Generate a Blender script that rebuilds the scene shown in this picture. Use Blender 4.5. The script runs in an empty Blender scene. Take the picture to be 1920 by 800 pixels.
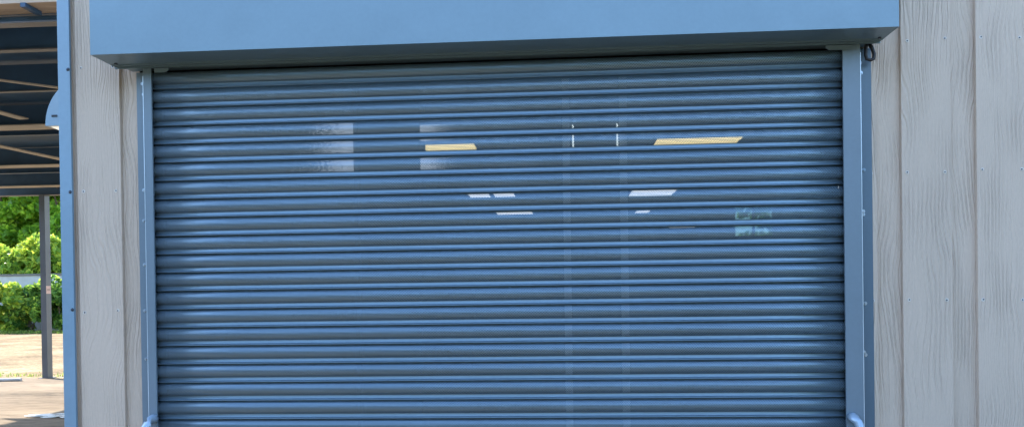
import bpy, bmesh, math, random
from mathutils import Vector, Matrix, noise as mnoise
R = math.radians
random.seed(7)
scene = bpy.context.scene
COL = scene.collection

# ------------------------------------------------------------------ camera
CAM = Vector((0, -3.145, 1.5))
yaw, pitch, roll = .065, -.0078, -.0143
F = 1491.2
fw = Vector((-math.sin(yaw)*math.cos(pitch), math.cos(yaw)*math.cos(pitch), math.sin(pitch)))
rt = fw.cross(Vector((0, 0, 1))).normalized(); up = rt.cross(fw)
c_, s_ = math.cos(roll), math.sin(roll)
rt, up = c_*rt + s_*up, -s_*rt + c_*up
cam = bpy.data.objects.new('camera', bpy.data.cameras.new('camera'))
COL.objects.link(cam)
cam.matrix_world = Matrix(((rt.x, up.x, -fw.x, CAM.x), (rt.y, up.y, -fw.y, CAM.y), (rt.z, up.z, -fw.z, CAM.z), (0, 0, 0, 1)))
cam.data.sensor_width = 36; cam.data.lens = F/1920*36; cam.data.shift_y = (561-400)/1920
cam.data.clip_start = .05; cam.data.clip_end = 2000
scene.camera = cam

# ------------------------------------------------------------------ light
EL, AZ = 36, -60          # sun behind the building, to the left
w = bpy.data.worlds.new("World"); scene.world = w; w.use_nodes = True
nt = w.node_tree; bg = nt.nodes['Background']
sky = nt.nodes.new('ShaderNodeTexSky'); sky.sky_type = 'NISHITA'; sky.sun_disc = False
sky.sun_elevation = R(EL); sky.sun_rotation = R(AZ)
sky.ozone_density = 1.5; sky.air_density = 1.0; sky.dust_density = .5
nt.links.new(sky.outputs[0], bg.inputs[0]); bg.inputs[1].default_value = .15
sl = bpy.data.lights.new('sun', 'SUN'); sl.energy = 2.2; sl.angle = R(.5); sl.color = (1, .93, .82)
so = bpy.data.objects.new('sun', sl); COL.objects.link(so)
sd = Vector((math.sin(R(AZ))*math.cos(R(EL)), math.cos(R(AZ))*math.cos(R(EL)), math.sin(R(EL))))
so.rotation_euler = sd.to_track_quat('Z', 'Y').to_euler(); so.location = (-20, 20, 30)
vs = scene.view_settings; vs.view_transform = 'Standard'; vs.look = 'None'; vs.gamma = 1
vs.exposure = 2.5
scene.render.engine = 'CYCLES'
scene.cycles.transparent_max_bounces = 24

# ------------------------------------------------------------------ materials
class N:
    def __init__(s, name):
        s.m = bpy.data.materials.new(name); s.m.use_nodes = True; s.t = s.m.node_tree
        s.b = s.t.nodes['Principled BSDF']; s.out = s.t.nodes['Material Output']
    def n(s, typ, **kw):
        x = s.t.nodes.new('ShaderNode'+typ)
        for k, v in kw.items():
            if k.startswith('i_'):
                k = k[2:]; x.inputs[int(k) if k.isdigit() else k].default_value = v
            else: setattr(x, k, v)
        return x
    def l(s, a, b): s.t.links.new(a, b)
    def math(s, op, a, b=None):
        x = s.n('Math', operation=op)
        for i, v in enumerate((a, b)):
            if v is None: continue
            if isinstance(v, (int, float)): x.inputs[i].default_value = v
            else: s.l(v, x.inputs[i])
        return x.outputs[0]
    def noise(s, scale, detail=3, rough=.5, vec=None, stretch=None):
        x = s.n('TexNoise'); x.inputs['Scale'].default_value = scale; x.inputs['Detail'].default_value = detail
        x.inputs['Roughness'].default_value = rough
        if vec is None: vec = s.n('TexCoord').outputs['Object']
        if stretch:
            mp = s.n('Mapping'); mp.inputs['Scale'].default_value = stretch; s.l(vec, mp.inputs[0]); vec = mp.outputs[0]
        s.l(vec, x.inputs['Vector']); return x.outputs['Fac']
    def ramp(s, fac, stops):
        x = s.n('ValToRGB'); e = x.color_ramp.elements
        while len(e) < len(stops): e.new(.5)
        for k, (p, c) in enumerate(stops):
            e[k].position = p; e[k].color = (*c, 1) if len(c) == 3 else c
        s.l(fac, x.inputs[0]); return x.outputs[0]
    def bump(s, h, strength, dist):
        x = s.n('Bump'); x.inputs['Strength'].default_value = strength; x.inputs['Distance'].default_value = dist
        s.l(h, x.inputs['Height']); s.l(x.outputs[0], s.b.inputs['Normal']); return x

def plain(name, col, rough=.5, metal=0, var=.12, scale=8, bump=0, bscale=200, spec=.5, stretch=None):
    m = N(name); f = m.noise(scale, 4, .6, stretch=stretch)
    a = tuple(max(0, c*(1-var)) for c in col); b = tuple(min(1, c*(1+var)) for c in col)
    m.l(m.ramp(f, [(.3, a), (.7, b)]), m.b.inputs['Base Color'])
    m.b.inputs['Roughness'].default_value = rough; m.b.inputs['Metallic'].default_value = metal
    m.b.inputs['Specular IOR Level'].default_value = spec
    if bump: m.bump(m.noise(bscale, 2), bump, .001)
    return m.m

PAINT = (.105, .195, .285)
def paint(name, col=PAINT, rough=.36, perf=False, wave=0.0, metal=0.0):
    m = N(name); m.b.inputs['Metallic'].default_value = metal
    f = m.noise(2.2, 5, .6); f2 = m.noise(60, 3, .6)
    mix = m.math('ADD', m.math('MULTIPLY', f, .7), m.math('MULTIPLY', f2, .3))
    m.l(m.ramp(mix, [(.3, tuple(c*.9 for c in col)), (.7, tuple(c*1.1 for c in col))]), m.b.inputs['Base Color'])
    rr = m.n('MapRange'); rr.inputs['To Min'].default_value = rough-.06; rr.inputs['To Max'].default_value = rough+.08
    m.l(m.noise(9, 4, .6), rr.inputs[0]); m.l(rr.outputs[0], m.b.inputs['Roughness'])
    m.b.inputs['Specular IOR Level'].default_value = .75
    h = m.math('ADD', m.math('MULTIPLY', m.noise(350, 2), .12), m.math('MULTIPLY', m.noise(1.6, 2), wave))
    if not perf: m.bump(h, .35, .0012 if not wave else .004)
    if perf:
        uv = m.n('UVMap').outputs[0]; sp = m.n('SeparateXYZ'); m.l(uv, sp.inputs[0])
        a, b = .0062, .0062*1.7320508; r = .00170
        d = []
        for off in (0, .5):
            fx = m.math('SUBTRACT', m.math('FRACT', m.math('ADD', m.math('DIVIDE', sp.outputs[0], a), off)), .5)
            fy = m.math('SUBTRACT', m.math('FRACT', m.math('ADD', m.math('DIVIDE', sp.outputs[1], b), off)), .5)
            fx = m.math('MULTIPLY', fx, a); fy = m.math('MULTIPLY', fy, b)
            d.append(m.math('ADD', m.math('MULTIPLY', fx, fx), m.math('MULTIPLY', fy, fy)))
        hole = m.math('LESS_THAN', m.math('MINIMUM', *d), r*r)
        band = m.math('MULTIPLY', m.math('GREATER_THAN', sp.outputs[1], .004), m.math('LESS_THAN', sp.outputs[1], .060))
        hole = m.math('MULTIPLY', hole, band)
        tr = m.n('BsdfTransparent'); mx = m.n('MixShader')
        m.l(hole, mx.inputs[0]); m.l(m.b.outputs[0], mx.inputs[1]); m.l(tr.outputs[0], mx.inputs[2]); m.l(mx.outputs[0], m.out.inputs[0])
    return m.m

def wood_board(name, col):
    m = N(name)
    oi = m.n('ObjectInfo'); tc = m.n('TexCoord')
    va = m.n('VectorMath', operation='ADD'); m.l(tc.outputs['Object'], va.inputs[0])
    cb = m.n('CombineXYZ'); m.l(m.math('MULTIPLY', oi.outputs['Random'], 37.0), cb.inputs[0]); m.l(m.math('MULTIPLY', oi.outputs['Random'], 91.0), cb.inputs[2])
    m.l(cb.outputs[0], va.inputs[1]); v = va.outputs[0]
    sp = m.n('SeparateXYZ'); m.l(v, sp.inputs[0])
    warp = m.noise(3.0, 2.0, .4, v, (1.9, 0.01, .66))
    wf = m.noise(26, 2, .5, v, (1, .01, .22))
    u = m.math('ADD', sp.outputs[0], m.math('ADD', m.math('MULTIPLY', warp, .15), m.math('MULTIPLY', wf, .012)))
    s1 = m.math('SINE', m.math('MULTIPLY', u, 2*math.pi/.0115))
    s2 = m.math('SINE', m.math('MULTIPLY', u, 2*math.pi/.0072))
    mask = m.ramp(m.noise(7, 2, .5, v, (1, .01, .35)), [(.38, (.15,)*3), (.62, (1,)*3)])
    g = m.math('MULTIPLY', m.math('ADD', s1, m.math('MULTIPLY', s2, .5)), mask)
    fine = m.noise(420, 3, .7, v, (1, .1, .12))
    h = m.math('ADD', g, m.math('MULTIPLY', fine, .8))
    m.bump(h, 1.0, .0011)
    tone = m.math('ADD', m.math('MULTIPLY', m.noise(2.5, 4, .6, v, (1, 1, .4)), .6), m.math('MULTIPLY', m.noise(180, 3, .6, v, (1, .1, .3)), .4))
    lo = tuple(c*.86 for c in col); hi = tuple(c*1.1 for c in col)
    cr = m.ramp(tone, [(.32, lo), (.68, hi)])
    # grain lines darkened in the colour, groove shade put into the tone
    mx = m.n('Mix', data_type='RGBA'); mx.inputs['B'].default_value = tuple(c*.91 for c in col)+(1,)
    m.l(cr, mx.inputs['A']); m.l(m.ramp(g, [(-.0, (.34,)*3), (.45, (0, 0, 0))]), mx.inputs['Factor'])
    m.l(mx.outputs['Result'], m.b.inputs['Base Color'])
    m.b.inputs['Roughness'].default_value = .62; m.b.inputs['Specular IOR Level'].default_value = .3
    return m.m

M = {}
M['paint'] = paint('blue_grey_powder_coat', (.155, .232, .280), wave=1.6, metal=.3)
M['paint_g'] = paint('blue_grey_guide_paint', (.135, .192, .240), rough=.4)
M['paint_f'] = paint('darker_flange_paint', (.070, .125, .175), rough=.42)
M['paint_p'] = paint('blue_grey_perforated', (.165, .246, .315), rough=.36, perf=True, metal=.5)
M['paint_t'] = paint('blue_trim_paint', (.185, .295, .39), rough=.33, wave=.8)
M['dark_metal'] = plain('dark_bolt_steel', (.05, .06, .08), .4, .6)
M['bolt'] = plain('zinc_bolt', (.4, .47, .55), .35, .6)
M['pin'] = plain('pale_zinc_pin', (.34, .44, .54), .35, .35)
M['screw'] = plain('stone_painted_screw', (.66, .62, .57), .5)
M['screw_hole'] = plain('screw_recess', (.06, .06, .07), .6)
M['board'] = wood_board('stone_grey_grained_board', (.590, .480, .385))
M['backing'] = plain('black_membrane', (.02, .02, .022), .8)
M['rubber'] = plain('black_rubber', (.018, .02, .026), .5)
M['steel'] = plain('navy_painted_steel', (.030, .075, .145), .5, 0, .25, 3, spec=.5)
M['flange'] = plain('bounce_lit_flange', (.31, .285, .25), .55, 0, .3, 2.5)  # ground bounce is put into this pale colour, under beams and braces
M['post'] = plain('grey_post_paint', (.085, .095, .115), .45, 0, .15, 3)
M['ply'] = plain('weathered_plywood', (.42, .33, .25), .75, 0, .22, 5, .3, 60, stretch=(.3, 3, 1))
M['deck'] = plain('dark_deck_sheet', (.030, .080, .155), .6, 0, .2, 2)
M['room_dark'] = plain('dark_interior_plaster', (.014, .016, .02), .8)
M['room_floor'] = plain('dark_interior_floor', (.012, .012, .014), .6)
M['glint'] = plain('folded_edge_glint', (.62, .72, .80), .25, .3)
M['frame_in'] = plain('pale_aluminium_frame', (.6, .63, .66), .4)
M['white'] = plain('white_plastic', (.75, .75, .73), .4)
M['litter'] = plain('white_plaster_spill', (.85, .84, .8), .8, 0, .08, 6)
M['sticker'] = plain('pink_white_sticker', (.62, .42, .36), .5)
M['pipe'] = plain('grey_pipe', (.42, .43, .44), .5)
M['bark'] = plain('bark', (.09, .065, .045), .9, 0, .35, 10, .6, 25)
M['render'] = plain('pale_grey_render', (.36, .36, .35), .8, 0, .12, 2.5)
M['coping'] = plain('dark_coping', (.12, .11, .10), .8)
M['roofing'] = plain('dark_roof_sheet', (.08, .09, .1), .6)

def emit(name, col, st):
    m = N(name); m.b.inputs['Base Color'].default_value = (.25, .25, .24, 1)
    m.b.inputs['Emission Color'].default_value = (*col, 1); m.b.inputs['Emission Strength'].default_value = st
    return m.m
M['lampwarm'] = emit('warm_diffuser', (1, .76, .36), .60)
M['lampwhite'] = emit('white_diffuser', (1, .97, .95), .42)
M['gap_light'] = emit('white_gap_glow', (.8, .95, 1), .36)  # added glow for the pale light gaps at the doors, no fitting
M['lamplens'] = emit('cream_lens', (1, .83, .6), .17)

def glass(name='clear_glass', tint=(.86, .9, .92)):
    m = N(name); t = m.n('BsdfTransparent'); t.inputs[0].default_value = (*tint, 1)
    g = m.n('BsdfGlossy'); g.inputs['Roughness'].default_value = .02
    fr = m.n('Fresnel'); fr.inputs[0].default_value = 1.5; mx = m.n('MixShader')
    m.l(fr.outputs[0], mx.inputs[0]); m.l(t.outputs[0], mx.inputs[1]); m.l(g.outputs[0], mx.inputs[2]); m.l(mx.outputs[0], m.out.inputs[0]); return m.m
M['glass'] = glass(); M['tinted'] = glass('tinted_glass', (.36, .45, .47))
def film(name, right):  # material of the added glow patches, no real film
    # added glowing patches for pale reflections on the pane, ragged on one side
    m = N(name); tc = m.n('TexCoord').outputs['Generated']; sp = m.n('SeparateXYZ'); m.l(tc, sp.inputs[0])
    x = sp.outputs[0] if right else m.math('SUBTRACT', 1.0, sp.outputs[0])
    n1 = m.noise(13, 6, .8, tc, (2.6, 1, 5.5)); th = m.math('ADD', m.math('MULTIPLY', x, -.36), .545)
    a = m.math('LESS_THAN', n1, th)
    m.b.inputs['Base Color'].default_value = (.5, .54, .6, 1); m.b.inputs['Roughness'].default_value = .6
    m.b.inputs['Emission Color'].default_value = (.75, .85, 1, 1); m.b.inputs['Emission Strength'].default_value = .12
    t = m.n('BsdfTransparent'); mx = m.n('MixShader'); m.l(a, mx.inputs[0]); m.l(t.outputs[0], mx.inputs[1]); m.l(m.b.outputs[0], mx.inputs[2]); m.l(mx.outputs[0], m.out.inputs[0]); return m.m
M['glow_l'] = film('patchy_glow_a', False); M['glow_r'] = film('patchy_glow_b', True)

def ground_mat(name, stops, scale, bump, stretch=None, sc2=40):
    m = N(name); a = m.noise(scale, 6, .65, stretch=stretch); b = m.noise(sc2, 4, .7, stretch=stretch)
    f = m.math('ADD', m.math('MULTIPLY', a, .55), m.math('MULTIPLY', b, .45))
    m.l(m.ramp(f, stops), m.b.inputs['Base Color']); m.b.inputs['Roughness'].default_value = .95; m.b.inputs['Specular IOR Level'].default_value = .15
    m.bump(b, bump, .03); return m.m
M['dirt'] = ground_mat('dry_woodchip_ground', [(.38, (.09, .062, .028)), (.45, (.19, .125, .06)), (.53, (.28, .19, .095)), (.62, (.42, .33, .19))], .55, .8, sc2=9)
M['slab'] = ground_mat('dusty_concrete', [(.38, (.06, .045, .03)), (.43, (.17, .125, .08)), (.54, (.26, .195, .13)), (.64, (.36, .29, .20))], .5, .5, (.35, 1.6, 1), sc2=7)
M['tarmac'] = ground_mat('grey_forecourt', [(.3, (.12, .095, .062)), (.7, (.20, .165, .115))], .6, .4, sc2=60)

def leaf_mat(name, dark, mid, light, trans=.45):
    m = N(name); oi = m.n('Attribute', attribute_name='leafvar').outputs['Fac']
    tc = m.n('TexCoord').outputs['Object']
    f = m.math('ADD', m.math('MULTIPLY', oi, .55), m.math('MULTIPLY', m.noise(1.1, 3, .6, tc), .45))
    col = m.ramp(f, [(.2, dark), (.5, mid), (.8, light)])
    m.l(col, m.b.inputs['Base Color']); m.b.inputs['Roughness'].default_value = .45; m.b.inputs['Specular IOR Level'].default_value = .25
    t = m.n('BsdfTranslucent'); hs = m.n('HueSaturation'); hs.inputs['Value'].default_value = 2.3; hs.inputs['Hue'].default_value = .485
    m.l(col, hs.inputs['Color']); m.l(hs.outputs[0], t.inputs[0]); mx = m.n('MixShader'); mx.inputs[0].default_value = trans
    m.l(m.b.outputs[0], mx.inputs[1]); m.l(t.outputs[0], mx.inputs[2]); m.l(mx.outputs[0], m.out.inputs[0]); return m.m
M['leaf_tree'] = leaf_mat('tree_leaves', (.07, .17, .015), (.16, .31, .025), (.32, .46, .04))
M['leaf_yel'] = leaf_mat('yellow_green_leaves', (.10, .20, .03), (.26, .35, .04), (.50, .50, .07))
M['leaf_hedge'] = leaf_mat('hedge_leaves', (.035, .10, .018), (.11, .21, .03), (.28, .38, .06))
M['grass'] = leaf_mat('weeds', (.06, .12, .02), (.14, .2, .04), (.3, .32, .08))

# ------------------------------------------------------------------ mesh helpers
def link(name, bm, mats, parent=None, smooth=False, bevel=0, seg=2):
    if bevel:
        bmesh.ops.bevel(bm, geom=[e for e in bm.edges if len(e.link_faces) == 2 and e.calc_face_angle(0) > .5], offset=bevel, segments=seg, profile=.5, affect='EDGES', clamp_overlap=True)
    bmesh.ops.recalc_face_normals(bm, faces=bm.faces)
    me = bpy.data.meshes.new(name); bm.to_mesh(me); bm.free()
    for m in (mats if isinstance(mats, (list, tuple)) else [mats]): me.materials.append(m)
    if smooth:
        for p in me.polygons: p.use_smooth = True
    o = bpy.data.objects.new(name, me); COL.objects.link(o)
    if parent: o.parent = parent; o.matrix_parent_inverse = Matrix.Translation(parent.matrix_world.translation).inverted() if False else Matrix()
    return o
def box(bm, x0, x1, y0, y1, z0, z1, mi=0):
    v = [bm.verts.new((x, y, z)) for x in (x0, x1) for y in (y0, y1) for z in (z0, z1)]
    fs = []
    for q in ((0, 1, 3, 2), (4, 6, 7, 5), (0, 4, 5, 1), (2, 3, 7, 6), (0, 2, 6, 4), (1, 5, 7, 3)):
        f = bm.faces.new([v[i] for i in q]); f.material_index = mi; fs.append(f)
    return fs
def cyl(bm, a, b, r, n=12, r2=None, mi=0, caps=True):
    a, b = Vector(a), Vector(b); d = (b-a).normalized()
    s = d.cross(Vector((0, 0, 1)) if abs(d.z) < .9 else Vector((1, 0, 0))).normalized(); t = d.cross(s)
    r2 = r if r2 is None else r2
    A = [bm.verts.new(a+(s*math.cos(k*2*math.pi/n)+t*math.sin(k*2*math.pi/n))*r) for k in range(n)]
    B = [bm.verts.new(b+(s*math.cos(k*2*math.pi/n)+t*math.sin(k*2*math.pi/n))*r2) for k in range(n)]
    for k in range(n):
        f = bm.faces.new((A[k], A[(k+1) % n], B[(k+1) % n], B[k])); f.material_index = mi
    if caps:
        bm.faces.new(A[::-1]).material_index = mi; bm.faces.new(B).material_index = mi
def tube(bm, pts, r, n=10, mi=0):
    pts = [Vector(p) for p in pts]; rings = []
    for i, p in enumerate(pts):
        d = (pts[min(i+1, len(pts)-1)]-pts[max(i-1, 0)]).normalized()
        ref = Vector((0, 1, 0)) if abs(d.y) < .8 else Vector((1, 0, 0))
        s = d.cross(ref).normalized(); t = d.cross(s); rr = r[i] if isinstance(r, list) else r
        rings.append([bm.verts.new(p+(s*math.cos(k*2*math.pi/n)+t*math.sin(k*2*math.pi/n))*rr) for k in range(n)])
    for A, B in zip(rings, rings[1:]):
        for k in range(n): bm.faces.new((A[k], A[(k+1) % n], B[(k+1) % n], B[k])).material_index = mi
    bm.faces.new(rings[0][::-1]).material_index = mi; bm.faces.new(rings[-1]).material_index = mi
def B(): return bmesh.new()
def empty(name, label, cat, loc=(0, 0, 0), group=None):
    o = bpy.data.objects.new(name, None); COL.objects.link(o); o['label'] = label; o['category'] = cat
    o.location = loc
    if group: o['group'] = group
    return o
def tag(o, label, cat, group=None, kind=None):
    if label: o['label'] = label
    if cat: o['category'] = cat
    if group: o['group'] = group
    if kind: o['kind'] = kind
    return o
def part(name, bm, mats, parent, **k):
    # geometry is written in world coordinates; shift it so it sits under its (unrotated) parent
    o = link(name, bm, mats, None, **k); off = Vector(); p = parent
    while p: off += p.location; p = p.parent
    o.parent = parent; o.data.transform(Matrix.Translation(-off)); return o

# ------------------------------------------------------------------ ground
def sheet(name, x0, x1, y0, y1, z, m, n=1):
    bm = B(); v = [bm.verts.new(p) for p in ((x0, y0, z), (x1, y0, z), (x1, y1, z), (x0, y1, z))]; bm.faces.new(v)
    return tag(link(name, bm, m), None, None, kind='structure')
sheet('ground', -400, 400, -400, 400, 0, M['dirt'])
# dusty slab under the carport with a slightly wandering broken edge
bm = B(); pts = []
for k in range(61):
    x = -34+k*.53; y = 11.45+.14*math.sin(k*.9)+.1*random.uniform(-1, 1)-.006*(x+10)
    pts.append((x, y))
front = [bm.verts.new((x, .2, .004)) for x, y in pts]; back = [bm.verts.new((x, y, .004)) for x, y in pts]
for k in range(60): bm.faces.new((front[k], front[k+1], back[k+1], back[k]))
tag(link('yard_slab', bm, M['slab']), None, None, kind='structure')
sheet('forecourt', -34, 30, -30, .2, .004, M['tarmac'])

# grassy bank added unseen behind the viewer, blocks low sky in the reflections
bm = B(); n1, n2 = 60, 8; gr_ = []
for i in range(n1+1):
    al = R(-88+176*i/n1); x = al*20; col_ = []
    for j in range(n2+1):
        t = j/n2; hh = (6.4+1.2*mnoise.noise(Vector((x*.09, 3, 0))))*math.sin(math.pi*min(t*1.25, 1)*.5)*(1 if t < .8 else (1-t)*5)
        col_.append(bm.verts.new(((18+9*t+.7*mnoise.noise(Vector((x*.15, t*3, 1))))*math.sin(al), -(18+9*t+.7*mnoise.noise(Vector((x*.15, t*3, 1))))*math.cos(al), hh+.3*mnoise.noise(Vector((x*.6, t*6, 2)))*(t > 0))))
    gr_.append(col_)
for i in range(n1):
    for j in range(n2): bm.faces.new((gr_[i][j], gr_[i+1][j], gr_[i+1][j+1], gr_[i][j+1]))
tag(link('sky_blocker_bank', bm, ground_mat('sky_blocker_grass', [(.3, (.018, .035, .01)), (.7, (.06, .085, .025))], 1.5, .9), smooth=True), None, None, kind='structure')

# ------------------------------------------------------------------ building
bld = empty('clad_building', 'shed clad in stone grey wood grain boards around the blue roller shutter', 'building', (-.2, .05, 0))
XL_, XR_, YB, H = -2.045, 5.2, 14.2, 3.75
OX0, OX1, OZ = -1.72, 1.145, 2.46           # opening behind the shutter
bm = B()
box(bm, XL_, OX0-.03, .076, .20, .01, H); box(bm, OX1+.03, XR_, .076, .20, .01, H); box(bm, OX0-.03, OX1+.03, .076, .20, OZ, H)
box(bm, XL_, XL_+.12, .20, YB, .01, H); box(bm, XR_-.12, XR_, .20, YB, .01, H)
wx0, wx1, wz0, wz1 = 3.4, 4.35, 2.2, 2.75     # rear window opening
wx0, wx1, wz0, wz1 = 3.62, 4.50, 2.60, 3.30
box(bm, XL_+.12, wx0, YB-.12, YB, .01, H); box(bm, wx1, XR_-.12, YB-.12, YB, .01, H)
box(bm, wx0, wx1, YB-.12, YB, .01, wz0); box(bm, wx0, wx1, YB-.12, YB, wz1, H)
part('wall', bm, M['backing'], bld)
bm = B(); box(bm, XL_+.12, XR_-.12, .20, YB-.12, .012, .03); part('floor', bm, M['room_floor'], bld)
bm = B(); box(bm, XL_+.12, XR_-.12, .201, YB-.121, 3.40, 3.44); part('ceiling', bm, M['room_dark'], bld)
bm = B(); box(bm, XL_+.003, XL_-.022, .06, YB, .02, H-.002); part('side_cladding', bm, M['board'], bld)
bm = B(); box(bm, XL_-.06, XR_+.06, -.02, YB+.06, H+.003, H+.12); part('roof', bm, M['roofing'], bld, bevel=.006)
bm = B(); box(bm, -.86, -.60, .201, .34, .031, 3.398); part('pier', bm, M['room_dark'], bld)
fr = B()
for a in ((wx0, wx0+.05, wz0, wz1), (wx1-.05, wx1, wz0, wz1), (wx0+.05, wx1-.05, wz0, wz0+.05), (wx0+.05, wx1-.05, wz1-.05, wz1), ((wx0+wx1)/2-.025, (wx0+wx1)/2+.025, wz0+.05, wz1-.05)):
    box(fr, a[0], a[1], YB-.1, YB-.04, a[2], a[3])
wn = part('window', fr, M['room_dark'], bld)
bm = B(); box(bm, wx0+.051, wx1-.051, YB-.073, YB-.067, wz0+.051, wz1-.051)
o = part('pane', bm, M['tinted'], wn)

def board(x0, x1, yf, th, z0, z1, over):
    bm = B(); box(bm, x0, x1, yf, yf+th, z0, z1)
    o = part('cladding_board', bm, M['board'], bld, bevel=.0022)
    return o
def screw(parent, x, z, y):
    bm = B(); a = random.uniform(-.0012, .0012); r = random.uniform(.0058, .0070)
    cyl(bm, (x, y+.001, z), (x, y-.0014, z), r, 14); cyl(bm, (x+a, y-.0010, z+a), (x+a, y-.0022, z+a), r*.5, 8, mi=1)
    o = part('screw', bm, [M['screw'], M['screw_hole']], parent)
PER, OW = .2825, .187
zrows = [2.98, 2.461, 1.951, 1.449, .94, .43]
def side(x_edge, direction, xmin, xmax):
    pass
# boards: over boards (proud) and the under boards showing between them; none crosses the shutter opening
def clad(starts, lo, hi, ztop):
    for x in starts:
        a, b = max(x, lo), min(x+OW, hi)
        if b-a > .015:
            z0 = ztop(a, b); bd = board(a, b, .055, .0185, z0, H-.004, True)
            for z in zrows:
                for sx in (x+.022, x+.164):
                    if a+.008 < sx < b-.005 and z > z0+.02:
                        screw(bd, sx+random.uniform(-.004, .004), z+random.uniform(-.004, .004), .055)
        a, b = max(x+OW+.0, lo), min(x+PER, hi)
        if b-a > .01:
            z0 = ztop(a, b); board(a+.0005, b-.0005, .0715, .0025, z0, H-.004, False)
right0 = 1.3235
low = lambda a, b: .03
clad([right0+PER*k for k in range(-1, 14)], 1.18, XR_, low)
left_r = -1.831
clad([left_r-OW+PER*k for k in range(-1, 2)], XL_+.002, -1.752, low)
clad([-1.60+PER*k for k in range(0, 10)], -1.7515, 1.1795, lambda a, b: 2.5)

# blue corner trim (folded flashing) with dark rivets
bm = B()
box(bm, XL_-.042, XL_+.009, .0425, .0455, .02, H-.001); box(bm, XL_-.042, XL_-.0385, .0456, .12, .02, H-.001)
box(bm, XL_+.006, XL_+.009, .0456, .054, .02, H-.001)
trim = part('corner_trim', bm, M['paint_t'], bld, bevel=.0009)
for z in (2.98, 2.455, 1.947, 1.458, .95, .44):
    bm = B(); bmesh.ops.create_uvsphere(bm, u_segments=14, v_segments=8, radius=.0072, matrix=Matrix.Translation((-2.0435, .0425, z)) @ Matrix.Diagonal((1, .6, 1, 1)))
    part('rivet', bm, M['dark_metal'], trim, smooth=True)

# ------------------------------------------------------------------ glazed doors behind the shutter
gd = empty('glazed_doors', 'glazed entrance doors seen faintly through the perforated shutter', 'glazed doors', (-.28, .15, .03))
bm = B()
box(bm, OX0-.02, OX0+.03, .13, .17, .03, OZ-.005); box(bm, OX1-.03, OX1+.02, .13, .17, .03, OZ-.005); box(bm, OX0+.03, OX1-.03, .13, .17, OZ-.06, OZ-.005); box(bm, OX0+.03, OX1-.03, .13, .17, .03, .11)
part('frame', bm, M['room_dark'], gd)
mull = (-.861, -.599, .018, .252)
for i, x in enumerate(mull):
    bm = B(); hw = .015 if i > 1 else .008; box(bm, x-hw, x+hw, .135, .165, .111, OZ-.061)
    part('mullion', bm, M['frame_in'] if i > 1 else M['room_dark'], gd)
xs = [OX0+.031, -.870, -.608-.0, .005, .265, OX1-.031]
for a, b in ((OX0+.031, -.870), (-.590, .0055), (.0305, .2395), (.2645, OX1-.031)):
    bm = B(); box(bm, a, b, .149, .153, .112, OZ-.062); part('pane', bm, M['glass'], gd)
for a, b, m, c, d in ((-1.42, -.871, 'glow_l', 2.008, 2.222), (-.589, -.22, 'glow_r', 2.138, 2.206), (-.589, -.22, 'glow_r', 2.000, 2.078)):
    bm = B(); box(bm, a, b, .1465, .148, c, d); part('glow_patch', bm, M[m], gd)  # added glow for reflections in the glass, no real panel
for x in (.047, .227):
    bm = B(); cyl(bm, (x, .125, 2.075), (x, .125, 2.185), .0035, 8); part('gap_glow', bm, M['gap_light'], gd)  # thin glowing rods added where light gaps show

# ------------------------------------------------------------------ ceiling lights inside
def panel(x0, x1, y0, y1, z, m, label):
    t = empty('ceiling_light', label, 'ceiling light', ((x0+x1)/2, (y0+y1)/2, z), 'ceiling lights inside the building')
    bm = B(); box(bm, x0, x1, y0, y1, z-.002, z+.02); part('diffuser', bm, M[m], t)
    bm = B(); e = .02
    box(bm, x0-e, x0-.001, y0-e, y1+e, z-.008, z+.028); box(bm, x1+.001, x1+e, y0-e, y1+e, z-.008, z+.028)
    box(bm, x0, x1, y0-e, y0-.001, z-.008, z+.028); box(bm, x0, x1, y1+.001, y1+e, z-.008, z+.028)
    part('frame', bm, M['room_dark'], t)
    bm = B()
    for sx in (x0+.05, x1-.05): cyl(bm, (sx, (y0+y1)/2, z+.02), (sx, (y0+y1)/2, 3.399), .003, 6)
    part('hanger', bm, M['dark_metal'], t)
panel(-1.30, -.70, 3.15, 3.75, 2.7, 'lampwarm', 'warm lit ceiling panel behind the shutter, nearest one on the left')
panel(.75, 1.42, 3.18, 3.72, 2.7, 'lampwarm', 'warm lit ceiling panel behind the shutter, nearest one on the right')
panel(-1.14, -.88, 6.2, 6.75, 2.7, 'lampwhite', 'small white ceiling panel deeper inside, left one of the close pair')
panel(-.83, -.58, 6.2, 6.75, 2.7, 'lampwhite', 'small white ceiling panel deeper inside, right one of the close pair')
panel(.83, 1.36, 6.3, 6.95, 2.7, 'lampwhite', 'white ceiling panel deeper inside, alone on the right half')
panel(-.98, -.45, 8.55, 8.95, 2.7, 'lampwhite', 'far white ceiling panel showing as a thin line left of the door mullions')
panel(1.1, 1.3, 8.7, 9.1, 2.7, 'lampwhite', 'far white ceiling panel showing as a short line right of the door mullions')

panel(-.62, -.12, 11.7, 11.95, 2.7, 'lampwhite', 'farthest white ceiling light, a hairline left of the door mullions')
panel(2.0, 2.5, 11.9, 12.15, 2.7, 'lampwhite', 'farthest white ceiling light, a hairline towards the right guide')
# ------------------------------------------------------------------ roller shutter
sh = empty('roller_shutter', 'closed blue grey perforated roller shutter with hood box and side guides', 'roller shutter', (-.285, 0, 0))
X0, X1 = -1.672, 1.092
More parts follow.
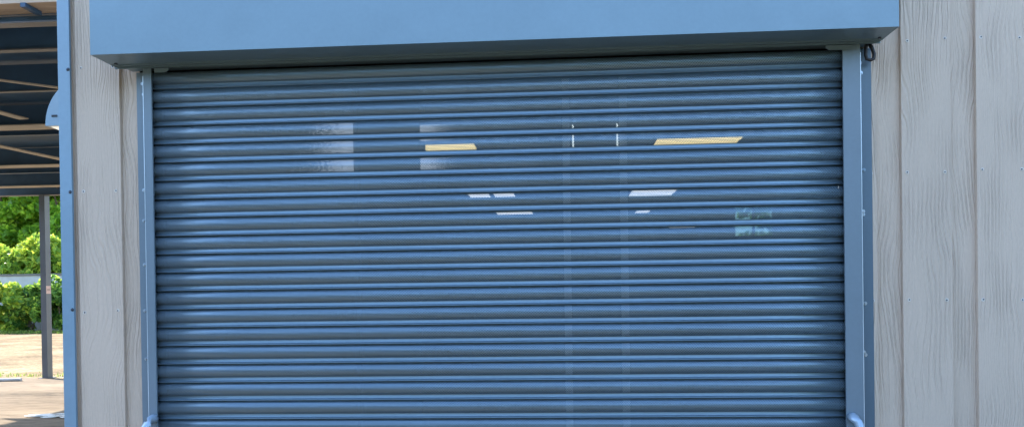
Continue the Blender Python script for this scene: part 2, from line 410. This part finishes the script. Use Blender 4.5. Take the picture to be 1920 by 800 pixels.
# profile of one lath, from its top: (dist down, y), arc length makes the v of the uv map
prof = [(0, .0380), (.0012, .0380), (.0016, .0285)]
r_ = 16
for k in range(r_+1):
    a = math.pi*k/r_
    prof.append((.0264-.0244*math.cos(a), .0285-.0165*math.sin(a)**.95))
prof += [(.0514, .0300), (.0530, .0296), (.0618, .0292), (.0644, .0282), (.0660, .0246), (.0672, .0200), (.0682, .0176), (.0696, .0176), (.0705, .0190), (.0708, .0290), (.0711, .0380), (.075, .0380)]
def lath(z):
    bm = B(); uvl = bm.loops.layers.uv.new('UVMap')
    nx = 8; off = -.003 + random.uniform(-.0004, .0004); ph = random.random()*6
    sag = lambda x: .0006*math.sin(x*1.7+ph)
    L = [0]
    for i in range(1, len(prof)): L.append(L[-1]+math.hypot(prof[i][0]-prof[i-1][0], prof[i][1]-prof[i-1][1]))
    # the perforated stretch is read from depth so its limits stay clean
    shx = random.random()*.005
    grid = []
    for i in range(nx+1):
        x = X0+(X1-X0)*i/nx
        grid.append([bm.verts.new((x, y+off+sag(x)*.5, z-d+sag(x)*.4)) for d, y in prof])
    for i in range(nx):
        for j in range(len(prof)-1):
            f = bm.faces.new((grid[i][j], grid[i+1][j], grid[i+1][j+1], grid[i][j+1])); f.smooth = True
            for lp, (ii, jj) in zip(f.loops, ((i, j), (i+1, j), (i+1, j+1), (i, j+1))):
                lp[uvl].uv = (X0+(X1-X0)*ii/nx+shx, L[jj]-L[3])
    for e in bm.edges:
        if len(e.link_faces) == 2 and e.calc_face_angle(0) > R(38): e.smooth = False
    for gcol in (grid[0], grid[-1]):
        vv = gcol+[bm.verts.new((gcol[0].co.x, .040, z-.075)), bm.verts.new((gcol[0].co.x, .040, z))]
        bm.faces.new(vv)
    me_o = part('slat', bm, M['paint_p'], sh)
    return me_o
K = 0
z = 2.3601+.075*1-.010
while z > .1:
    lath(z); z -= .075
bm = B(); box(bm, X0, X1, .012, .045, .02, z+.0-.002+.0); part('bottom_rail', bm, M['paint'], sh, bevel=.003)

# hood
HX0, HX1, HZ0, HZ1 = -1.8178, 1.2275, 2.4454, 2.86
bm = B()
box(bm, HX0, HX1, -.1675, .004, HZ0, HZ1)
hood = part('hood', bm, M['paint'], sh, bevel=.0028, seg=3)
bm = B(); box(bm, HX0+.045, HX1-.03, .0045, .0535, HZ0-.006, HZ1-.03); part('back_box', bm, M['paint'], hood)
bm = B(); box(bm, HX0+.004, HX1-.004, -.006, .0035, HZ0-.0085, HZ0-.0005); box(bm, HX0+.004, HX1-.004, -.030, -.0245, HZ0-.0045, HZ0-.0005)
part('lip', bm, M['paint'], hood, bevel=.001)
for x in (HX0+.032, HX1-.022):
    bm = B(); cyl(bm, (x, -.045, HZ0+.001), (x, -.045, HZ0-.004), .006, 12); part('screw', bm, M['dark_metal'], hood)

# guides
def guide(xa, xb, xo, s):
    # xa inner edge, xb outer edge of the box face, xo outer edge of the fixing flange; s=+1 right
    zt = HZ0-.010
    bm = B(); lo, hi = min(xa, xb), max(xa, xb)
    box(bm, lo, hi, 0, .0055, .01, zt)                      # front face
    box(bm, xb-(.003 if s > 0 else 0), xb+(0 if s > 0 else .003), .0056, .0525, .01, zt)    # outer return
    box(bm, xa-(0 if s > 0 else .003), xa+(.003 if s > 0 else 0), .0056, .0095, .01, zt)  # inner lip
    g = part('guide_rail', bm, M['paint_g'], sh, bevel=.0024)
    bm = B(); a, b = (xb+.0005, xo) if s > 0 else (xo, xb-.0005)
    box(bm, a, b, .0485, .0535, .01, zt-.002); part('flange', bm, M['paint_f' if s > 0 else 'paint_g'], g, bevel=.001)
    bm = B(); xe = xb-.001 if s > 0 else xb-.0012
    box(bm, xe, xe+.0022, -.0012, -.0001, .02, zt-.03); part('edge_glint', bm, M['glint'], g)  # thin edge piece added, the corner glint is put into its pale colour
    # bell mouth tab at the top, reaching over the slats
    bm = B(); c, d = (xb-.04, xa-.065) if s > 0 else (xb+.05, xa+.075)
    a, b = min(c, d), max(c, d)
    vs_ = [(a, zt-.001), (b, zt-.001), (b, zt-.017), (a, zt-.017)]
    if s > 0: vs_ = [(a, zt-.001), (b, zt-.001), (b, zt-.019), (a+.012, zt-.019), (a, zt-.010)]
    else: vs_ = [(a, zt-.001), (b, zt-.001), (b, zt-.010), (b-.012, zt-.019), (a, zt-.019)]
    A = [bm.verts.new((x, -.0045, z_)) for x, z_ in vs_]; C = [bm.verts.new((x, -.0015, z_)) for x, z_ in vs_]
    bm.faces.new(A); bm.faces.new(C[::-1])
    for k in range(5): bm.faces.new((A[k], A[(k+1) % 5], C[(k+1) % 5], C[k]))
    part('bell_mouth', bm, M['paint_g'], g, bevel=.0006)
    return g
gl = guide(-1.665, -1.699, -1.753, -1)
gr = guide(1.084, 1.150, 1.208, 1)
def bolt(parent, x, z, m='bolt', r=.0062):
    bm = B(); cyl(bm, (x, .0485, z), (x, .0470, z), r*1.35, 16); cyl(bm, (x, .0470, z), (x, .0425, z), r, 6, r*.93); part('bolt', bm, M[m], parent)
for x, z in ((1.166, 2.377), (1.169, 2.339), (1.176, 1.961), (1.172, 1.800), (1.172, 1.788), (1.176, 1.441), (1.170, 1.250), (1.175, 1.240)): bolt(gr, x, z, 'paint_t' if z < 2 and z > 1.9 else 'bolt', .0055)
for x, z in ((-1.728, 2.387), (-1.724, 2.343), (-1.730, 1.948), (-1.732, 1.822), (-1.733, 1.64), (-1.735, 1.45), (-1.733, 1.25)): bolt(gl, x, z, 'bolt', .005)
# locking pins standing out of the guides
def pin(g, x, z, s):
    bm = B(); p = []
    pts_ = [(x-s*.008, -.001, z+.004), (x-s*.008, -.016, z+.006), (x-s*.005, -.030, z+.002), (x+s*.001, -.041, z-.010), (x+s*.007, -.050, z-.026), (x+s*.010, -.056, z-.038)]
    tube(bm, pts_, [.0165, .0178, .0178, .0168, .0158, .0145], 18)
    e = (Vector(pts_[-1])-Vector(pts_[-2])).normalized()
    cyl(bm, pts_[-1], Vector(pts_[-1])+e*.001, .0095, 14, mi=1)
    part('locking_pin', bm, [M['pin'], M['rubber']], g, smooth=True)
pin(gl, -1.682, 1.005, -1); pin(gr, 1.110, 1.000, 1)
# hanging rubber loop under the right end of the hood
bm = B(); cx, cz = 1.192, 2.408
lp = [(cx-.010, .015, cz+.034), (cx-.014, .013, cz+.012), (cx-.015, .011, cz-.010), (cx-.012, .010, cz-.024), (cx, .010, cz-.028), (cx+.010, .010, cz-.024), (cx+.012, .011, cz-.008), (cx+.007, .013, cz+.012), (cx-.001, .015, cz+.030)]
tube(bm, [(cx+(a-cx)*1.15, b, cz+(c-cz)*1.1) for a, b, c in lp], .0072, 8); part('cable_loop', bm, M['rubber'], sh, smooth=True)

# ------------------------------------------------------------------ half moon lamp on the side wall
lx = XL_-.024
lamp = empty('wall_lamp', 'pale blue curved eyelid lamp fixed round the corner of the building', 'wall lamp', (lx, .25, 2.22))
def wedge(bm, prf, y0, y1, mi=0):
    A = [bm.verts.new((x, y0, z)) for x, z in prf]; C = [bm.verts.new((x, y1, z)) for x, z in prf]; n = len(prf)
    bm.faces.new(A).material_index = mi; bm.faces.new(C[::-1]).material_index = mi
    for k in range(n): bm.faces.new((A[k], A[(k+1) % n], C[(k+1) % n], C[k])).material_index = mi
bm = B(); cr = [(lx, 2.259)]
for k in range(15):
    a = math.pi/2*k/14; cr.append((lx-.183*math.cos(a), 2.26+.207*math.sin(a)))
wedge(bm, cr, .20, .41)
M['lamp'] = paint('pale_blue_lamp_shell', (.19, .29, .38), rough=.35)
lh = part('housing', bm, M['lamp'], lamp, bevel=.003)
bm = B(); box(bm, lx-.152, lx-.128, .1965, .201, 2.298, 2.306); part('slot', bm, M['rubber'], lh)
bm = B(); wedge(bm, [(lx, 2.257), (lx-.165, 2.257), (lx-.14, 2.247), (lx-.10, 2.229), (lx, 2.20)], .208, .402)
part('lens', bm, M['lamplens'], lamp, bevel=.002)

# ------------------------------------------------------------------ carport
cp = empty('carport', 'dark steel carport roof on a grey post left of the building', 'carport', (-9, 7, 0))
CX0, CX1, CZ = -11.3, -2.13, 3.5
def ibeam_x(y, w=.09, h=.28, x0=CX0, x1=CX1, z=CZ, bolts=False, fl='flange'):
    bm = B(); box(bm, x0, x1, y-.008, y+.008, z+.012, z+h, 0)
    box(bm, x0, x1, y-w/2, y+w/2, z, z+.011, 1)
    return part('beam', bm, [M['steel'], M[fl]], cp)
ibeam_x(2.42, .10, .06, fl='post'); ibeam_x(3.0, .07, .24, fl='post'); ibeam_x(4.2, .05, .26, fl='post')
ibeam_x(5.72, .26, .26); ibeam_x(6.15, .06, .26, fl='steel'); ibeam_x(8.3, .24, .27); ibeam_x(8.9, .07, .26, fl='steel'); ibeam_x(10.35, .22, .27)
be = ibeam_x(11.5, .16, .28, fl='post')
bm = B(); cyl(bm, (-9.62, 11.49, CZ+.14), (-9.62, 11.46, CZ+.14), .028, 6); part('bolt', bm, M['post'], be)
bm = B(); box(bm, CX0, CX1, 2.452, 12.4, CZ+.285, CZ+.32); part('roof_deck', bm, M['deck'], cp)
bm = B(); box(bm, CX0, CX1, 2.20, 2.409, CZ+.075, CZ+.10)
ov = part('eave_board', bm, M['ply'], cp)
bm = B(); box(bm, CX0, CX1, 2.41, 2.45, CZ+.0725, CZ+.32); part('trimmer', bm, M['steel'], cp)
# rafters running front to back and flat diagonal braces
for x in (-10.6, -7.2, -3.74):
    bm = B(); box(bm, x-.018, x+.018, 2.19, 2.369, CZ+.045, CZ+.074); part('outrigger', bm, M['steel'], cp)
def brace(a, b, w_=.05):
    a, b = Vector(a), Vector(b); d = (b-a).normalized(); s = d.cross(Vector((0, 0, 1))).normalized()*w_/2; bm = B()
    v = [bm.verts.new(p+q+Vector((0, 0, r))) for r in (0, .012) for p, q in ((a, -s), (a, s), (b, s), (b, -s))]
    for q in ((0, 1, 2, 3), (7, 6, 5, 4), (0, 4, 5, 1), (1, 5, 6, 2), (2, 6, 7, 3), (3, 7, 4, 0)): bm.faces.new([v[i] for i in q])
    part('brace', bm, M['flange'], cp)
def atz(px, py, z):
    d = fw+rt*((px-960)/F)-up*((py-561)/F); return CAM+d*((z-CAM.z)/d.z)
zb = CZ-.012
for q0, q1, ww in (((-60, 144), (112, 166), .05), ((-60, 262), (118, 300), .13), ((-60, 196), (45, 224), .12)):
    brace(atz(*q0, zb), atz(*q1, zb), ww)
px_, py_ = -9.93, 11.53
for k, (x, y) in enumerate(((px_, py_), (-11.0, 3.2))):
    bm = B(); box(bm, x-.055, x+.055, y-.075, y+.075, .012, CZ-.001); po = part('post', bm, M['post'], cp, bevel=.006)
    bm = B(); box(bm, x-.11, x+.11, y-.12, y+.12, .0045, .0115); part('base_plate', bm, M['post'], po)
    if k == 0:
        bm = B(); box(bm, x+.0552, x+.058, y-.074, y+.06, 1.62, 1.77); box(bm, x+.0582, x+.0585, y-.05, y+.04, 1.69, 1.705, 1); part('sticker', bm, [M['sticker'], M['coping']], po)

# ------------------------------------------------------------------ litter, pipe, weeds
bm = B(); g0 = atz(118, 779, .006)
for k in range(26):
    a = random.uniform(-.42, .3); b = random.uniform(-.16, .16)*(1 if a > -.1 else .4); r = random.uniform(.03, .085); n = 9
    ph = random.random()*6; v = []
    for j in range(n):
        q = 2*math.pi*j/n; rr = r*random.uniform(.6, 1.2); v.append((g0.x+a+math.cos(q+ph)*rr*1.5, g0.y+b+math.sin(q+ph)*rr*.8, .006+.0006*k))
    lo = [bm.verts.new(p) for p in v]; hi = [bm.verts.new((p[0], p[1], p[2]+.006)) for p in v]
    bm.faces.new(hi); [bm.faces.new((lo[j], lo[(j+1) % n], hi[(j+1) % n], hi[j])) for j in range(n)]
tag(link('plaster_spill', bm, M['litter']), 'splash of white plaster spilt on the dusty slab beside the blue corner trim', 'spill')
bm = B(); p0 = atz(-60, 714, .03); p1 = atz(40, 711, .03)
tube(bm, [p0, p0.lerp(p1, .5)+Vector((0, .05, 0)), p1], .035, 12)
tag(link('pipe', bm, M['pipe'], smooth=False), 'short grey pipe lying on the ground at the slab edge left of the post', 'pipe')

def leaves(bm, pts, size, lay, up_bias=.3, elong=1.7):
    for p in pts:
        n = Vector((random.gauss(0, 1), random.gauss(0, 1), random.gauss(0, 1)+up_bias)).normalized()
        t = n.orthogonal().normalized(); t = Matrix.Rotation(random.random()*6.28, 3, n) @ t; b = n.cross(t)
        s = size*random.uniform(.6, 1.3); L = s*elong*.5; W = s*.5
        q = [bm.verts.new(p-t*L), bm.verts.new(p+b*W-n*W*.25), bm.verts.new(p+t*L), bm.verts.new(p-b*W-n*W*.25)]
        f = bm.faces.new(q); c = random.random()
        for lp_ in f.loops: lp_[lay] = (c, c, c, 1)
def crown_pts(c, rad, n, lumps, lump_r):
    out = []
    cs = []
    for _ in range(lumps):
        d = Vector((random.gauss(0, 1), random.gauss(0, 1), random.gauss(0, 1))).normalized()*random.uniform(.45, 1)
        cs.append((Vector((c[0]+d.x*rad[0], c[1]+d.y*rad[1], max(c[2]+d.z*rad[2], .12))), lump_r*random.uniform(.6, 1.25)))
    for _ in range(n):
        q, r = random.choice(cs); d = Vector((random.gauss(0, 1), random.gauss(0, 1), random.gauss(0, 1))).normalized()*r*random.uniform(.55, 1)**.6
        p = q+Vector((d.x, d.y, d.z*.75))
        if p.z > .03: out.append(p)
    return out, cs
def bush(name, label, cat, c, rad, n, size, m, group, lumps=26, lump_r=None, stems=5):
    t = empty(name, label, cat, (c[0], c[1], 0), group)
    pts, cs = crown_pts(c, rad, n, lumps, lump_r or min(rad)*.42)
    bm = B(); lay = bm.loops.layers.color.new('leafvar'); leaves(bm, pts, size, lay)
    me = part('foliage', bm, M[m], t)
    bm = B()
    for k in range(stems):
        q = cs[k % len(cs)][0]; b = Vector((c[0]+random.uniform(-.15, .15), c[1]+random.uniform(-.15, .15), 0))
        tube(bm, [b, b.lerp(q, .5)+Vector((0, 0, .15)), q], [.035, .025, .01], 6)
    part('stem', bm, M['bark'], t)
    return t
def tree(label, c, h, rad, n, size, m, lump_r=.9, group='trees behind the garden wall'):
    t = empty('broadleaf_tree', label, 'tree', (c[0], c[1], 0), group)
    cc = (c[0], c[1], h-rad[2])
    pts, cs = crown_pts(cc, rad, n, 44, lump_r)
    bm = B(); lay = bm.loops.layers.color.new('leafvar'); leaves(bm, pts, size, lay); part('crown', bm, M[m], t)
    bm = B(); top = Vector((c[0], c[1], h-rad[2]))
    tube(bm, [(c[0], c[1], 0), (c[0]+.06, c[1], h*.25), top], [.2, .16, .1], 9)
    for q, r in cs[:12]:
        s = Vector((c[0], c[1], h*random.uniform(.25, .6))); tube(bm, [s, s.lerp(q, .5)+Vector((0, 0, .2)), q], [.08, .05, .02], 6)
    part('trunk', bm, M['bark'], t)
# hedge in front of the garden wall
hl = ['rounded green shrub at the foot of the garden wall, seen left of the post', 'deep green shrub at the foot of the garden wall, seen right of the post',
      'loose green shrub in front of the wall, hidden mostly beyond the left edge', 'green shrub in front of the wall, hidden mostly by the building corner']
k = 0
def tall_at(px, base_y): pass
for px, Y, rx, h, sz, n, m in ((-95, 32.6, 1.5, 1.8, .17, 2600, 'leaf_hedge'), (14, 32.4, 1.45, 2.45, .16, 4600, 'leaf_yel'), (52, 32.7, 1.25, 2.2, .15, 4400, 'leaf_hedge'), (112, 32.5, 1.25, 2.5, .15, 4800, 'leaf_hedge'), (190, 32.8, 1.5, 1.8, .17, 2600, 'leaf_hedge')):
    X = CAM.x+(Y-CAM.y)*((fw+rt*((px-960)/F)).x/(fw+rt*((px-960)/F)).y)
    lab = {-95: 'green shrub in front of the garden wall, mostly beyond the left edge', 14: 'yellow green shrub before the garden wall at the left edge, taller than its neighbour',
           52: 'low mid green shrub before the garden wall, partly behind the carport post', 112: 'deep green shrub before the garden wall, between the post and the building corner',
           190: 'green shrub before the garden wall, mostly hidden behind the building corner'}[px]
    bush('shrub', lab, 'shrub', (X, Y, h*.5), (rx, .8, h*.5), n, sz, m, 'shrubs before the garden wall', 30, .42)
# wall
bm = B(); wy = 34.4
wl = empty('garden_wall', 'pale grey rendered garden wall with dark coping behind the shrubs', 'wall', (-20, wy, 0))
box(bm, -44, -9, wy, wy+.25, .01, 2.70); part('wall_face', bm, M['render'], wl)
bm = B(); box(bm, -44, -9, wy-.05, wy+.30, 2.703, 2.80); part('coping', bm, M['coping'], wl)
for i, (px, Y, h, rx, n, m, lab) in enumerate(((-80, 37, 4.6, 2.2, 3600, 'leaf_yel', 'yellow green bush above the wall, mostly beyond the left edge'),
        (8, 36.6, 4.5, 1.6, 5200, 'leaf_yel', 'bright yellow green bush above the garden wall at the left edge'),
        (62, 36.9, 5.0, 1.5, 5200, 'leaf_yel', 'pale yellow green bush above the garden wall behind the post'),
        (112, 36.7, 4.6, 1.4, 5200, 'leaf_yel', 'yellow green bush above the wall beside the building corner'),
        (200, 37, 4.6, 2.2, 3200, 'leaf_yel', 'yellow green bush above the wall, mostly hidden by the building'))):
    X = CAM.x+(Y-CAM.y)*((fw+rt*((px-960)/F)).x/(fw+rt*((px-960)/F)).y)
    bush('bush', lab, 'bush', (X, Y, h*.56), (rx, 1.1, h*.44), n, .21, m, 'bushes above the garden wall', 30, .62)
for i, (px, Y, h, rx, n, lab) in enumerate(((-330, 46, 12, 3.6, 5200, 'dark green tree, leftmost of the row beyond the garden wall'),
        (-150, 44, 11.5, 3.4, 6500, 'leafy green tree just beyond the left edge of the view'),
        (5, 44.5, 12, 3.2, 15000, 'tall green tree filling the gap under the carport roof at the left edge'),
        (70, 48, 13, 3.6, 11000, 'tall green tree standing farther back, behind the carport post'),
        (125, 43.5, 11, 2.8, 13000, 'tall bright green tree beside the building corner, right of the post'),
        (35, 55, 15, 5.0, 14000, 'broad green tree farthest back, seen between the nearer crowns'),
        (260, 46, 12, 3.6, 4500, 'green tree hidden behind the left end of the building'),
        (1500, 40, 9, 3.2, 3500, 'green tree seen through the rear window of the building'))):
    X = CAM.x+(Y-CAM.y)*((fw+rt*((px-960)/F)).x/(fw+rt*((px-960)/F)).y)
    tree(lab, (X, Y), h, (rx, 2.6, h*.42), n, .27, 'leaf_tree')
# weeds along the slab edge and at the hedge foot
bm = B(); lay = bm.loops.layers.color.new('leafvar'); pp = []
for _ in range(380):
    x = random.uniform(-13.5, -6.5); pp.append((Vector((x, 11.75+abs(random.gauss(0, .28)), 0)), .05))
for _ in range(2600):
    pp.append((Vector((random.uniform(-30, -14), 31.4+random.gauss(0, .35), 0)), .10))
for p, s in pp:
    for j in range(2):
        a = random.random()*6.28; d = Vector((math.cos(a), math.sin(a), 0)); hgt = s*random.uniform(.6, 1.8); l_ = d*hgt*.35; wv = Vector((-d.y, d.x, 0))*s*.16
        f = bm.faces.new([bm.verts.new(p-wv), bm.verts.new(p+wv), bm.verts.new(p+l_+Vector((0, 0, hgt)))]); c = random.random()
        for q in f.loops: q[lay] = (c, c, c, 1)
tag(link('weeds', bm, M['grass']), 'low weeds along the slab edge and the foot of the shrubs', 'weeds', kind='stuff')
